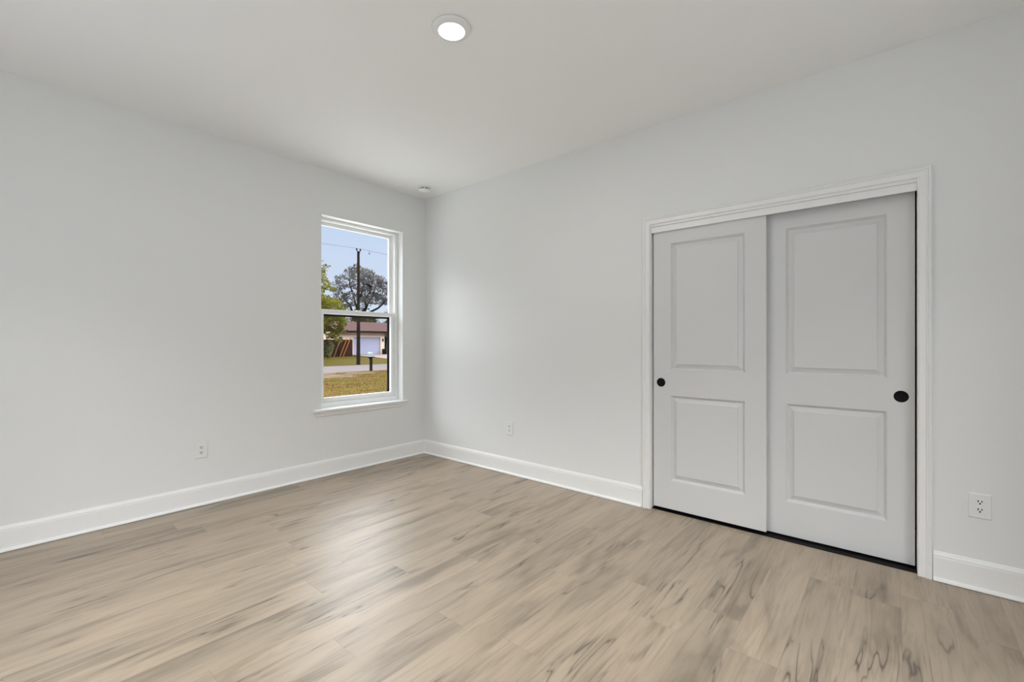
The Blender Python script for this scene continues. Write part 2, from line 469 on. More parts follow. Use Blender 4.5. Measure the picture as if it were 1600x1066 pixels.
# ------------------------------------------------------------------ closet casing, jamb, fascia
CI0, CI1, CIZ = 2.545, 3.9735, 2.037
CAS = [(0, 0), (0, 0.0070), (0.0018, 0.0112), (0.0045, 0.0125), (0.0072, 0.0105), (0.0300, 0.0105), (0.0315, 0.0165), (0.0345, 0.0182),
       (0.0370, 0.0165), (0.0385, 0.0128), (0.0415, 0.0175), (0.0455, 0.0200), (0.0490, 0.0182), (0.0515, 0.0135), (0.0530, 0.0120), (0.0530, 0)]
def casing_piece(bm, which):
    n = len(CAS)
    def pt(w, t, c):
        if c == 0: return (CI0 - w, -t, 0.0)
        if c == 1: return (CI0 - w, -t, CIZ + w)
        if c == 2: return (CI1 + w * 1.07, -t, CIZ + w)
        return (CI1 + w * 1.07, -t, 0.0)
    c0 = {'l': 0, 'h': 1, 'r': 2}[which]
    ra = [bm.verts.new(pt(w, t, c0)) for w, t in CAS]
    rb = [bm.verts.new(pt(w, t, c0 + 1)) for w, t in CAS]
    for i in range(n):
        bm.faces.new((ra[i], ra[(i + 1) % n], rb[(i + 1) % n], rb[i]))
    bm.faces.new(ra); bm.faces.new(rb[::-1])
cas = tag(empty('trim_1', (0, 0, 0)), 'white moulded casing framing the closet opening', 'door casing', kind='structure')
for w, nm in (('l', 'side_casing'), ('h', 'head_casing'), ('r', 'side_casing')):
    bm = bmesh.new(); casing_piece(bm, w); obj(nm, bm, M['trim'], cas)
jam = tag(empty('trim_2', (0, 0, 0)), 'white jamb and track fascia lining the closet opening', 'door jamb', kind='structure')
obj('side_jamb', boxes((CX0, 2.5475, 0.0, 0.12, 0, CZ)), M['trim'], jam)
obj('side_jamb', boxes((3.9735, CX1, 0.0, 0.12, 0, CZ)), M['trim'], jam)
obj('head_jamb', boxes((2.5475, 3.9735, 0.0, 0.12, 2.022, CZ)), M['trim'], jam)
obj('track_fascia', boxes((2.5475, 3.9735, 0.010, 0.022, 1.980, 2.0215)), M['trim'], jam, bevel=0.0015)
obj('gap_shade_strip', boxes((2.5475, 3.9735, 0.018, 0.118, 0.0, 0.004)), M['black'], jam)['label'] = 'black strip painting the shade under the doors'  # added black strip standing in for the shade in the door gap
obj('track', boxes((2.5475, 3.9735, 0.030, 0.112, 2.010, 2.022)), M['track'], jam)

# ------------------------------------------------------------------ sliding closet doors
def door_mesh(w, h, panels, th=0.035):
    bm = bmesh.new()
    xs = [0, panels[0][0], panels[0][1], w]
    zs = [0, panels[0][2], panels[0][3], panels[1][2], panels[1][3], h]
    V = {}
    def v(x, y, z):
        k = (round(x, 5), round(y, 5), round(z, 5))
        if k not in V: V[k] = bm.verts.new((x, y, z))
        return V[k]
    rings = [(0, 0), (0.0008, 0.0008), (0.0130, 0.0170), (0.0145, 0.0178), (0.0165, 0.0172), (0.0420, 0.0060), (0.0432, 0.0012)]
    for i in range(3):
        for j in range(5):
            x0, x1, z0, z1 = xs[i], xs[i + 1], zs[j], zs[j + 1]
            if i == 1 and j in (1, 3):
                for (a, da), (b_, db) in zip(rings, rings[1:]):
                    A = [v(x0 + a, da, z0 + a), v(x1 - a, da, z0 + a), v(x1 - a, da, z1 - a), v(x0 + a, da, z1 - a)]
                    B = [v(x0 + b_, db, z0 + b_), v(x1 - b_, db, z0 + b_), v(x1 - b_, db, z1 - b_), v(x0 + b_, db, z1 - b_)]
                    for k in range(4):
                        bm.faces.new((A[k], A[(k + 1) % 4], B[(k + 1) % 4], B[k]))
                bm.faces.new(B)
            else:
                bm.faces.new((v(x0, 0, z0), v(x1, 0, z0), v(x1, 0, z1), v(x0, 0, z1)))
    for i in range(3):
        for zz in (0, h):
            bm.faces.new((v(xs[i], 0, zz), v(xs[i + 1], 0, zz), v(xs[i + 1], th, zz), v(xs[i], th, zz)))
    for j in range(5):
        for xx in (0, w):
            bm.faces.new((v(xx, 0, zs[j]), v(xx, 0, zs[j + 1]), v(xx, th, zs[j + 1]), v(xx, th, zs[j])))
    bm.faces.new([v(x, th, 0) for x in xs] + [v(w, th, z) for z in zs[1:-1]] + [v(x, th, h) for x in xs[::-1]] + [v(0, th, z) for z in zs[-2:0:-1]])
    return bm

def pull(parent, x, z):
    bm = bmesh.new()
    lathe(bm, [(0.0, 0.0006), (0.0235, 0.0006), (0.0245, 0.0014), (0.0260, 0.0024), (0.0290, 0.0024), (0.0308, 0.0016), (0.0312, 0.0)], 48,
          Matrix.Rotation(R(90), 4, 'X'))
    o = obj('finger_pull', bm, M['black'], parent, smooth=True)
    o.location = (x, 0, z)
    o['label'] = 'round black flush finger pull'

def sliding_door(name, x0, x1, y, z0, z1, px, pz, label):
    e_ = tag(empty(name, (x0, y, z0)), label, 'closet door', kind='structure')
    w = x1 - x0
    ps = [(px[0] - x0, px[1] - x0, pz[0] - z0, pz[1] - z0), (px[0] - x0, px[1] - x0, pz[2] - z0, pz[3] - z0)]
    obj('door_slab', door_mesh(w, z1 - z0, ps), M['door'], e_, bevel=0.0018, bev_angle=80)
    return e_
PZ = (0.2215, 0.820, 1.000, 1.893)
d1 = sliding_door('door_1', 2.5565, 3.2785, 0.030, 0.0200, 2.003, (2.681, 3.159), PZ, 'front white two-panel sliding closet door, left one, pull at its left edge')
pull(d1, 2.6125 - 2.5565, 0.910 - 0.0200)
d2 = sliding_door('door_2', 3.2450, 3.9665, 0.077, 0.0140, 2.003, (3.3755, 3.8525), PZ, 'rear white two-panel sliding closet door, right one, pull at its right edge')
pull(d2, 3.911 - 3.2450, 0.905 - 0.0140)

# ------------------------------------------------------------------ window
win = tag(empty('window_1', (0, 0, 0)), 'white single-hung window looking onto the street', 'window', kind='structure')
FX0, FX1 = -0.175, -0.085
fw_ = 0.034
def frame_boxes(x0, x1, y0, y1, z0, z1, l, r, b_, t):
    return [(x0, x1, y0, y0 + l, z0, z1), (x0, x1, y1 - r, y1, z0, z1), (x0, x1, y0 + l, y1 - r, z0, z0 + b_), (x0, x1, y0 + l, y1 - r, z1 - t, z1)]
obj('window_frame', boxes(*frame_boxes(FX0, FX1, WY0, WY1, WZ0, WZ1, fw_, fw_, 0.045, 0.026)), M['vinyl'], win, bevel=0.003)
# inner track stops
obj('frame_stop', boxes((-0.142, -0.130, WY0 + fw_, WY0 + fw_ + 0.010, WZ0 + 0.045, WZ1 - 0.026),
                        (-0.142, -0.130, WY1 - fw_ - 0.010, WY1 - fw_, WZ0 + 0.045, WZ1 - 0.026)), M['vinyl'], win)
ZM = 1.470
ya, yb = WY0 + fw_, WY1 - fw_
us = obj('upper_sash', boxes(*frame_boxes(-0.168, -0.142, ya, yb, ZM - 0.01, WZ1 - 0.026, 0.034, 0.034, 0.034, 0.030)), M['vinyl'], win, bevel=0.002)
obj('pane', boxes((-0.157, -0.153, ya + 0.03, yb - 0.03, ZM + 0.02, WZ1 - 0.052)), M['glass'], us)
ls = obj('lower_sash', boxes(*frame_boxes(-0.130, -0.098, ya + 0.002, yb - 0.002, WZ0 + 0.0455, ZM + 0.030, 0.036, 0.036, 0.040, 0.040)), M['vinyl'], win, bevel=0.002)
obj('pane', boxes((-0.116, -0.112, ya + 0.034, yb - 0.034, WZ0 + 0.082, ZM - 0.006)), M['glass'], ls)
bm = boxes((-0.098, -0.090, -0.75, -0.69, ZM + 0.004, ZM + 0.020)); box(bm, -0.125, -0.100, -0.745, -0.695, ZM + 0.030, ZM + 0.037)
obj('sash_lock', bm, M['vinyl'], ls, bevel=0.002)
sc = obj('insect_screen', boxes(*frame_boxes(-0.176, -0.169, ya + 0.005, yb - 0.005, WZ0 + 0.048, ZM, 0.030, 0.030, 0.030, 0.030)), M['screen_frame'], win)
sc['label'] = 'dark framed insect screen outside the lower sash'
bm = bmesh.new()
bm.faces.new([bm.verts.new(p) for p in ((-0.172, ya + 0.03, WZ0 + 0.075), (-0.172, yb - 0.03, WZ0 + 0.075), (-0.172, yb - 0.03, ZM - 0.028), (-0.172, ya + 0.03, ZM - 0.028))])
obj('screen_mesh', bm, M['mesh'], sc)
# stool and apron
SILL = [(-0.085, 0.578), (0.030, 0.578), (0.036, 0.582), (0.038, 0.589), (0.036, 0.596), (0.030, 0.600), (-0.085, 0.600)]
bm = boxes((-0.10, 0.0, WY0, WY1, 0.578, 0.600)); prism(bm, [(0.0, 0.578)] + SILL[1:-1] + [(0.0, 0.600)], -1.224, -0.245, lambda u, v, t: (u, t, v))
obj('window_sill', bm, M['trim'], win)
APR = [(0, 0.578), (0.026, 0.578), (0.026, 0.572), (0.021, 0.566), (0.016, 0.556), (0.013, 0.548), (0.013, 0.542), (0.009, 0.537), (0, 0.537)]
bm = bmesh.new(); prism(bm, APR, -1.205, -0.268, lambda u, v, t: (u, t, v))
obj('apron', bm, M['trim'], win)

# ------------------------------------------------------------------ outlets
def outlet_master():
    root = empty('electrical_outlet')
    bm = bmesh.new()
    w, h = 0.0395, 0.0590
    a = [bm.verts.new((sx * w, 0, sz * h)) for sx, sz in ((-1, -1), (1, -1), (1, 1), (-1, 1))]
    b_ = [bm.verts.new((sx * w, -0.0035, sz * h)) for sx, sz in ((-1, -1), (1, -1), (1, 1), (-1, 1))]
    c = [bm.verts.new((sx * (w - 0.003), -0.0065, sz * (h - 0.003))) for sx, sz in ((-1, -1), (1, -1), (1, 1), (-1, 1))]
    for p, q in ((a, b_), (b_, c)):
        for k in range(4): bm.faces.new((p[k], p[(k + 1) % 4], q[(k + 1) % 4], q[k]))
    bm.faces.new(c); bm.faces.new(a[::-1])
    obj('cover_plate', bm, M['plastic'], root)
    for zc in (0.0195, -0.0195):
        bm = bmesh.new()
        prof = []
        for k in range(32):                                     # round face with flattened top and bottom
            an = 2 * math.pi * k / 32
            prof.append((0.0172 * math.cos(an), max(-0.0135, min(0.0135, 0.0172 * math.sin(an)))))
        prism(bm, prof, -0.006, -0.0092, lambda u, v, t: (u, t, v + zc))
        rc = obj('receptacle', bm, M['plastic'], root, bevel=0.0008)
        bm = boxes((-0.0082, -0.0044, -0.0096, -0.0088, zc - 0.0004, zc + 0.0092), (0.0046, 0.0082, -0.0096, -0.0088, zc + 0.0004, zc + 0.0088))
        prism(bm, [(0.0036 * math.cos(2 * math.pi * k / 12), 0.0036 * math.sin(2 * math.pi * k / 12) - 0.0066) for k in range(12)], -0.0096, -0.0088,
              lambda u, v, t: (u, t, v + zc))
        obj('contact_slots', bm, M['slot'], rc)['label'] = 'dark contact slots'
    bm = bmesh.new(); lathe(bm, [(0, 0.0075), (0.0022, 0.0073), (0.0028, 0.006)], 12, Matrix.Rotation(R(90), 4, 'X'))
    obj('screw', bm, M['plastic'], root)
    return root
def copy_tree(o, parent=None):
    c = o.copy(); COL.objects.link(c)
    if parent is not None: c.parent = parent
    for ch in [x for x in bpy.data.objects if x.parent == o]:
        copy_tree(ch, c)
    return c
out0 = outlet_master()
spots = [((0, -2.066, 0.405), R(90), 'white double outlet on the window wall, left of the window'),
         ((1.217, 0, 0.413), 0, 'white double outlet between the room corner and the closet'),
         ((4.197, 0, 0.407), 0, 'white double outlet on the wall right of the closet')]
for i, (loc, rz, lab) in enumerate(spots):
    o = out0 if i == 0 else copy_tree(out0)
    o.location = loc; o.rotation_euler = (0, 0, rz)
    tag(o, lab, 'outlet', 'wall outlets')

# ------------------------------------------------------------------ ceiling fittings
lt = tag(empty('ceiling_light', (2.222, -1.6135, H)), 'round white disc ceiling light, switched on', 'ceiling light')
bm = bmesh.new(); lathe(bm, [(0.0880, 0.0), (0.0880, -0.0030), (0.0955, -0.0030), (0.0955, -0.0055), (0.0940, -0.0075), (0.0800, -0.0130), (0.0690, -0.0185), (0.0660, -0.0195), (0.0640, -0.0190), (0.0640, -0.012)], 64)
obj('trim_ring', bm, M['plastic'], lt, smooth=True)
bm = bmesh.new(); lathe(bm, [(0, -0.0200), (0.030, -0.0198), (0.055, -0.0190), (0.0640, -0.0175)], 64)
obj('diffuser', bm, M['lamp'], lt, smooth=True)['label'] = 'glowing white diffuser'
ld = bpy.data.lights.new('ceiling_light_glow', 'AREA')
ld.shape = 'DISK'; ld.size = 0.12; ld.energy = 8.5; ld.color = (1.0, 0.975, 0.93)
lo = bpy.data.objects.new('ceiling_light_glow', ld); COL.objects.link(lo)
lo.parent = lt; lo.location = (0, 0, -0.0215)

sd = tag(empty('smoke_detector', (0.300, -0.247, H)), 'small white round smoke detector on the ceiling near the corner', 'smoke detector')
bm = bmesh.new(); lathe(bm, [(0.0, -0.002), (0.066, -0.002), (0.068, 0.0)], 48)
lathe(bm, [(0.066, -0.002), (0.065, -0.010), (0.060, -0.014), (0.054, -0.015)], 48)
obj('base', bm, M['plastic'], sd, smooth=True)
bm = bmesh.new(); lathe(bm, [(0.050, -0.014), (0.050, -0.023)], 48)
obj('vent_band', bm, M['slot'], sd, smooth=True)['label'] = 'dark vent opening band'
bm = bmesh.new(); lathe(bm, [(0.050, -0.0225), (0.056, -0.0235), (0.054, -0.032), (0.044, -0.038), (0.020, -0.041), (0, -0.0415)], 48)
for k in range(8):
    an = 2 * math.pi * k / 8 + 0.2
    c, s = math.cos(an), math.sin(an)
    b0 = [Vector((0.0515 * c - 0.004 * s * q, 0.0515 * s + 0.004 * c * q, z)) for q, z in ((-1, -0.014), (1, -0.014), (1, -0.0235), (-1, -0.0235))]
    b1 = [Vector((0.0555 * c - 0.004 * s * q, 0.0555 * s + 0.004 * c * q, z)) for q, z in ((-1, -0.014), (1, -0.014), (1, -0.0235), (-1, -0.0235))]
    A = [bm.verts.new(p) for p in b0]; B = [bm.verts.new(p) for p in b1]
    for q in range(4): bm.faces.new((A[q], A[(q + 1) % 4], B[(q + 1) % 4], B[q]))
    bm.faces.new(A[::-1]); bm.faces.new(B)
obj('cover', bm, M['plastic'], sd, smooth=False)

# ------------------------------------------------------------------ outside: ground
def ground_z(x):
    if x > -22.0: return -0.40 + (-0.65 + 0.40) * min(1, max(0, -x / 22.0))
    if x > -29.4: return -0.65
    if x > -41.7: return -0.65 + 0.45 * (-29.4 - x) / 12.3
    return -0.20
def strip(name, x0, x1, y0, y1, nx, ny, mat, dz=0.0, amp=0.0, seed=1):
    rnd = random.Random(seed)
    bm = bmesh.new()
    g = [[bm.verts.new((x0 + (x1 - x0) * i / nx, y0 + (y1 - y0) * j / ny,
                        ground_z(x0 + (x1 - x0) * i / nx) + dz + (rnd.uniform(-amp, amp) if 0 < i < nx else 0))) for j in range(ny + 1)] for i in range(nx + 1)]
    for i in range(nx):
        for j in range(ny):
            bm.faces.new((g[i][j], g[i + 1][j], g[i + 1][j + 1], g[i][j + 1]))
    return obj(name, bm, mat, smooth=True)
tag(obj('bounce_slab', boxes((-6.2, -T, -5.0, 9.0, -0.6, -0.36)), M['bounce']),  # added slab out of view, bounces sunlight up to the ceiling
    'added pale slab bouncing daylight in, unseen below the window', 'bounce_slab', kind='structure')
tag(strip('lawn', -22.0, -6.2, -14, 40, 44, 80, M['lawn'], 0, 0.012), 'patchy tan and green front lawn seen through the window', 'lawn', kind='structure')
tag(strip('road', -29.4, -22.0, -60, 90, 4, 4, M['asphalt']), 'pale grey street crossing the window view', 'road', kind='structure')
tag(strip('far_lawn', -90, -29.4, -60, 110, 60, 60, M['far_lawn'], 0.0, 0.02), 'green lawn across the street in front of the house', 'lawn', kind='structure')
bm = bmesh.new()
dv = [(-29.42, 23.0), (-29.42, 27.6), (-41.7, 27.4), (-41.7, 23.2)]
top = [bm.verts.new((x, y, ground_z(x) + 0.05)) for x, y in dv]; bot = [bm.verts.new((x, y, ground_z(x) - 0.1)) for x, y in dv]
bm.faces.new(top); bm.faces.new(bot[::-1])
for k in range(4): bm.faces.new((top[k], bot[k], bot[(k + 1) % 4], top[(k + 1) % 4]))
tag(obj('driveway', bm, M['concrete']), 'pinkish concrete driveway leading to the garage door', 'driveway', kind='structure')
tag(obj('sun_block_eave', boxes((-0.60, -T, Y0 - 0.5, 1.2, H, H + 0.15)), M['trim']), 'white eave added above the window, unseen, to block sun', 'eave', kind='structure')  # unseen overhang added to keep direct sun out of the window

# bare reddish soil along the far edge of the near lawn
rnd = random.Random(8)
bm = bmesh.new()
for (x0, x1, y0, y1) in [(-21.8, -16.8, 6.6, 10.6), (-21.6, -18.9, 10.3, 12.4), (-18.6, -15.4, 5.2, 7.6)]:
    cx_, cy_, n_ = (x0 + x1) / 2, (y0 + y1) / 2, 22
    ring = []
    for k in range(n_):
        an = 2 * math.pi * k / n_
        q = rnd.uniform(0.75, 1.0)
        x = cx_ + (x1 - x0) / 2 * q * math.cos(an); y = cy_ + (y1 - y0) / 2 * q * math.sin(an)
        ring.append(bm.verts.new((x, y, ground_z(x) + 0.015)))
    c0 = bm.verts.new((cx_, cy_, ground_z(cx_) + 0.04))
    for k in range(n_): bm.faces.new((ring[k], ring[(k + 1) % n_], c0))
tag(obj('soil_patch', bm, M['soil'], smooth=True), 'bare reddish-brown soil on the near lawn beside the street', 'soil', kind='structure')

# grass of the near lawn: uncountable, one object
rnd = random.Random(5)
bm = bmesh.new()
for _ in range(26000):
    x = rnd.uniform(-21.9, -7.2)
    mid = 2.3 + (-7.5 - x) * 0.71
    y = mid + rnd.uniform(-1.6, 5.8)
    z = ground_z(x) - 0.02
    hh = rnd.uniform(0.03, 0.07)
    an = rnd.uniform(0, math.pi); wd = rnd.uniform(0.008, 0.022)
    dx, dy = math.cos(an) * wd, math.sin(an) * wd
    lx, ly = rnd.uniform(-0.06, 0.06), rnd.uniform(-0.06, 0.06)
    bm.faces.new([bm.verts.new(p) for p in ((x - dx, y - dy, z), (x + dx, y + dy, z), (x + lx, y + ly, z + hh))])
tag(obj('grass', bm, M['grass']), 'short dry grass blades on the near lawn outside the window', 'grass', kind='stuff')

# ------------------------------------------------------------------ outside: mailbox
mb = tag(empty('mailbox', (-22.1, 13.33, -0.65)), 'white mailbox on a dark wooden post beside the street', 'mailbox')
obj('post', boxes((-0.065, 0.065, -0.065, 0.065, -0.05, 0.90)), M['post_wood'], mb)
bm = boxes((-0.30, 0.28, -0.12, 0.12, 0.865, 0.905))
prism(bm, [(0.0, 0.62), (0.05, 0.62), (0.26, 0.87), (0.20, 0.87)], -0.03, 0.03, lambda u, v, t: (-u, t, v))
obj('bracket', bm, M['post_wood'], mb)
prof = [(-0.105, 0.905), (0.105, 0.905), (0.105, 1.09)] + [(0.105 * math.cos(R(a)), 1.09 + 0.11 * math.sin(R(a))) for a in range(15, 180, 15)] + [(-0.105, 1.09)]
bm = bmesh.new(); prism(bm, prof, -0.27, 0.24, lambda u, v, t: (t, u, v))
obj('box', bm, M['mail'], mb, bevel=0.008)
bm = bmesh.new(); prism(bm, [(u * 1.04, 0.905 + (v - 0.905) * 1.02) for u, v in prof], -0.285, -0.268, lambda u, v, t: (t, u, v))
obj('mailbox_door', bm, M['mail'], mb)
obj('flag', boxes((-0.20, -0.02, 0.106, 0.112, 0.99, 1.03), (-0.20, -0.13, 0.106, 0.112, 1.03, 1.10)), M['dark'], mb)

# ------------------------------------------------------------------ outside: utility pole and wire
PX, PY = -29.75, 17.0
pl = tag(empty('utility_pole', (PX, PY, -0.66)), 'tall dark wooden utility pole with two insulators on top', 'utility pole')
bm = bmesh.new(); tube(bm, [(0, 0, -0.1), (0, 0, 3), (0, 0, 6), (0, 0, 9.34)], [0.155, 0.138, 0.118, 0.10], 14)
obj('pole', bm, M['pole_wood'], pl, smooth=False)
for s in (-1, 1):
    bm = bmesh.new(); tube(bm, [(0.02, s * 0.06, 9.15), (0.02, s * 0.12, 9.32), (0.02, s * 0.165, 9.42)], [0.03, 0.028, 0.028], 8)
    br = obj('insulator_bracket', bm, M['dark'], pl)
    bm = bmesh.new(); lathe(bm, [(0, -0.02), (0.05, 0.0), (0.075, 0.03), (0.055, 0.06), (0.07, 0.085), (0.045, 0.12), (0.02, 0.15), (0, 0.15)], 14,
                            Matrix.Translation((0.02, s * 0.165, 9.42)))
    obj('insulator', bm, M['dark'], br, smooth=True)
bm = bmesh.new(); tube(bm, [(0.10, 0.05, 6.62), (0.10, 0.35, 6.70), (0.10, 0.72, 6.66)], 0.03, 8)
arm = obj('lamp_arm', bm, M['dark'], pl)
bm = bmesh.new(); tube(bm, [(0.10, 0.64, 6.70), (0.10, 0.74, 6.69), (0.10, 1.0, 6.60), (0.10, 1.18, 6.53)], [0.04, 0.10, 0.125, 0.06], 12)
obj('street_light_head', bm, M['dark'], arm, smooth=True)
bm = bmesh.new(); tube(bm, [(0.135, -0.06, -0.05), (0.12, -0.05, 3.2)], 0.02, 6)
obj('ground_conduit', bm, M['dark'], pl)
pw = tag(empty('power_line', (PX, PY, 8.88)), 'thin overhead power line carried by the utility pole', 'power line')
bm = bmesh.new()
def sag(y, z0, k): return z0 + k * ((abs(y) - 0.0) / 30.0) ** 2 * 0 - k * (1 - (1 - abs(y) / 30.0) ** 2)
tube(bm, [(0.02, y, sag(y, 0.03, 0.5)) for y in (-40, -30, -20, -12, -6, -3, 0, 3, 6, 12, 20, 30, 40)], 0.0085, 5)
obj('wire', bm, M['dark'], pw)
bm = bmesh.new(); tube(bm, [(0.02, 1.0, -0.02), (0.02, 1.0, -0.26)], 0.012, 6)
lathe(bm, [(0, -0.30), (0.05, -0.27), (0.055, -0.22), (0, -0.20)], 10, None)
sp = obj('hanging_fitting', bm, M['dark'], pw)
# the small lathe part sits at the wire's origin: shift it under the wire
for v_ in sp.data.vertices:
    if v_.co.y < 0.5: v_.co.x += 0.02; v_.co.y += 1.0

# ------------------------------------------------------------------ outside: house across the street
HX = -41.7
hs = tag(empty('house', (HX, 25.0, -0.22)), 'single-storey cream house with pinkish roof and garage across the street', 'house')
y_l, y_e, y_r = -3.2, 2.52, 9.0            # local y: left end, entry, right end
obj('wall', boxes((-7.5, 0.0, y_l, -1.48, -0.3, 2.60), (-7.5, 0, -1.48, 1.96, 1.98, 2.60), (-7.5, 0, 1.96, y_e, -0.3, 2.60),
                  (-7.5, -1.8, y_e, 5.2, -0.3, 2.60), (-7.5, 0, 5.2, y_r, -0.3, 2.60), (-7.5, -0.25, -1.48, 1.96, -0.3, 1.98)), M['house'], hs)
bm = boxes((-0.20, -0.10, -1.48, 1.96, 0.0, 1.98))
for k in range(1, 4): box(bm, -0.10, -0.092, -1.48, 1.96, 0.495 * k - 0.20, 0.495 * k + 0.20)
gd = obj('garage_door', bm, M['garage'], hs); gd['label'] = 'pale lavender garage door'
obj('door_trim', boxes((0.0, 0.03, -1.60, -1.48, -0.2, 2.08), (0.0, 0.03, 1.96, 2.08, -0.2, 2.08), (0.0, 0.03, -1.48, 1.96, 1.98, 2.08)), M['house'], hs)
# roof: front slope, ridge parallel to the street
bm = bmesh.new()
prism(bm, [(0.60, 2.62), (0.60, 2.68), (-4.0, 3.90), (-8.6, 2.68), (-8.6, 2.62), (-4.0, 3.80)], y_l - 0.4, y_r + 0.6, lambda u, v, t: (u, t, v))
rf = obj('roof', bm, M['roof'], hs); rf['label'] = 'low pinkish shingle roof'
obj('fascia', boxes((0.585, 0.625, y_l - 0.4, y_r + 0.6, 2.50, 2.69)), M['fascia'], hs)
obj('soffit', boxes((0.0, 0.60, y_l - 0.4, y_r + 0.6, 2.59, 2.62)), M['house'], hs)
en = obj('entry_door', boxes((-1.8, -1.72, 2.9, 4.0, 0.0, 2.1)), M['entry'], hs); en['label'] = 'dark entry door in a shaded recess'
obj('entry_window', boxes((-1.8, -1.73, 4.2, 5.1, 0.7, 2.0)), M['entry'], hs)
obj('porch_post', boxes((-0.10, 0.0, 3.55, 3.65, -0.1, 2.6)), M['fascia'], hs)
obj('wall_lantern', boxes((0.0, 0.12, 2.22, 2.34, 1.55, 1.85)), M['dark'], hs)

fn = tag(empty('fence', (-39.5, 20.3, -0.28)), 'brown board fence beside the garage, behind the leaning boards', 'fence')
bm = bmesh.new()
for k in range(28):
    y0 = -2.2 + k * 0.145
    box(bm, -0.012, 0.012, y0, y0 + 0.138, 0.0, 1.74 + 0.02 * ((k * 7) % 3))
obj('fence_boards', bm, M['fence'], fn)
bm = boxes((-0.06, -0.012, -2.2, 1.86, 0.35, 0.44), (-0.06, -0.012, -2.2, 1.86, 1.35, 1.44))
obj('fence_rail', bm, M['fence'], fn)
for y0 in (-2.1, -0.15, 1.78): obj('fence_post', boxes((-0.15, -0.06, y0, y0 + 0.09, -0.2, 1.78)), M['fence'], fn)
obj('tall_post', boxes((0.02, 0.14, 0.30, 0.62, -0.2, 2.05)), M['fence'], fn)

def leaning(name, y0, y1, z1, mat, label, grp=None, w=0.085):
    L_ = math.hypot(y1 - y0, z1)
    o = tag(obj(name, boxes((-0.02, 0.02, -w / 2, w / 2, 0, L_)), mat), label, 'board', grp)
    o.location = (-39.26, y0, -0.27)
    o.rotation_euler = (math.atan2(y0 - y1, z1), 0, 0)
    o.rotation_euler = (-math.atan2(y1 - y0, z1), 0, 0)
leaning('leaning_board', 20.95, 21.78, 1.92, M['orange'], 'orange board leaning on the brown fence, rightmost of the three')
leaning('leaning_board', 20.60, 21.38, 1.82, M['orange'], 'orange board leaning on the brown fence, middle of the three')
leaning('leaning_board', 19.95, 20.72, 1.85, M['greyboard'], 'weathered tan board leaning on the fence, nearest the tree')

bm = bmesh.new(); bmesh.ops.create_icosphere(bm, subdivisions=2, radius=0.24)
rnd = random.Random(3)
for v_ in bm.verts: v_.co *= rnd.uniform(0.85, 1.12); v_.co.z *= 0.65
o = tag(obj('boulder', bm, M['stone'], smooth=True), 'pale rounded stone at the foot of the fence end', 'stone'); o.location = (-39.1, 22.35, -0.18)

bn = tag(empty('trash_bin', (-41.25, 27.15, -0.20)), 'small dark bin beside the garage door', 'bin')
bm = bmesh.new(); lathe(bm, [(0, 0), (0.19, 0), (0.23, 0.55), (0, 0.55)], 16); obj('body', bm, M['dark'], bn)
bm = bmesh.new(); lathe(bm, [(0.24, 0.55), (0.24, 0.60), (0.12, 0.66), (0, 0.66)], 16); obj('lid', bm, M['dark'], bn)

# ------------------------------------------------------------------ outside: trees and shrubs
RT = Vector((0.762, 0.647, 0))            # across the view of the street
FWD = Vector((-0.647, 0.762, 0))
def leaves(bm, blobs, per_m3, size, rnd, hollow=0.35):
    """blobs: (a, d, z, ra, rd, rz) along RT, FWD and up, from the tree's base"""
    for (a, d, z, ra, rd, rz) in blobs:
        n = int(per_m3 * ra * rd * rz * 4.19)
        for _ in range(n):
            while True:
                u = Vector((rnd.uniform(-1, 1), rnd.uniform(-1, 1), rnd.uniform(-1, 1)))
                if hollow < u.length < 1.0: break
            u *= rnd.uniform(0.9, 1.08)
            c = RT * (a + u.x * ra) + FWD * (d + u.y * rd) + Vector((0, 0, z + u.z * rz))
            s = size * rnd.uniform(0.6, 1.3)
            t = Vector((rnd.uniform(-1, 1), rnd.uniform(-1, 1), rnd.uniform(-1, 1))).normalized()
            q = t.cross(Vector((rnd.uniform(-1, 1), rnd.uniform(-1, 1), rnd.uniform(-1, 1)))).normalized()
            bm.faces.new([bm.verts.new(c + p) for p in (-t * s, q * s * 0.45, t * s, -q * s * 0.45)])

def branchy(bm, base, tips, r0, rnd):
    for (a, d, z) in tips:
        end = RT * a + FWD * d + Vector((0, 0, z))
        st = Vector(base)
        pts = [st.lerp(end, k / 6) + Vector((rnd.uniform(-.25, .25), rnd.uniform(-.25, .25), rnd.uniform(-.1, .35))) * (1 if 0 < k < 6 else 0) * (end - st).length * 0.12 for k in range(7)]
        tube(bm, pts, [r0 * (1 - 0.13 * k) for k in range(7)], 7)

# big grey oak behind the house
rnd = random.Random(11)
oak = tag(empty('oak_tree', (-64.6, 37.9, -0.2)), 'big grey-green tree with arching branches behind the house roof', 'tree')
bm = bmesh.new()
blobs = []
def oak_top(a):
    pts = [(-5.2, 7.5), (-4.5, 10.6), (-3.9, 12.2), (-2.6, 13.6), (-1.5, 14.2), (0.1, 14.6), (1.2, 13.7), (2.2, 13.9), (3.3, 12.9), (4.4, 12.3), (5.7, 11.8), (8.5, 10.6), (11.0, 7.5)]
    for (a0, z0), (a1, z1) in zip(pts, pts[1:]):
        if a0 <= a <= a1: return z0 + (z1 - z0) * (a - a0) / (a1 - a0)
    return 0
for _ in range(760):
    a = rnd.uniform(-5.2, 10.8)
    low = 5.0 if a < -1.0 else 6.2 if a < 0.8 else 7.8
    z = rnd.uniform(low, 14.6)
    if z > oak_top(a) - 0.45: continue
    k = rnd.uniform(0.5, 1.0)
    blobs.append((a, rnd.uniform(-2.6, 2.6), z, 0.75 * k, 0.75 * k, 0.5 * k))
leaves(bm, blobs, 42, 0.18, rnd, 0.0)
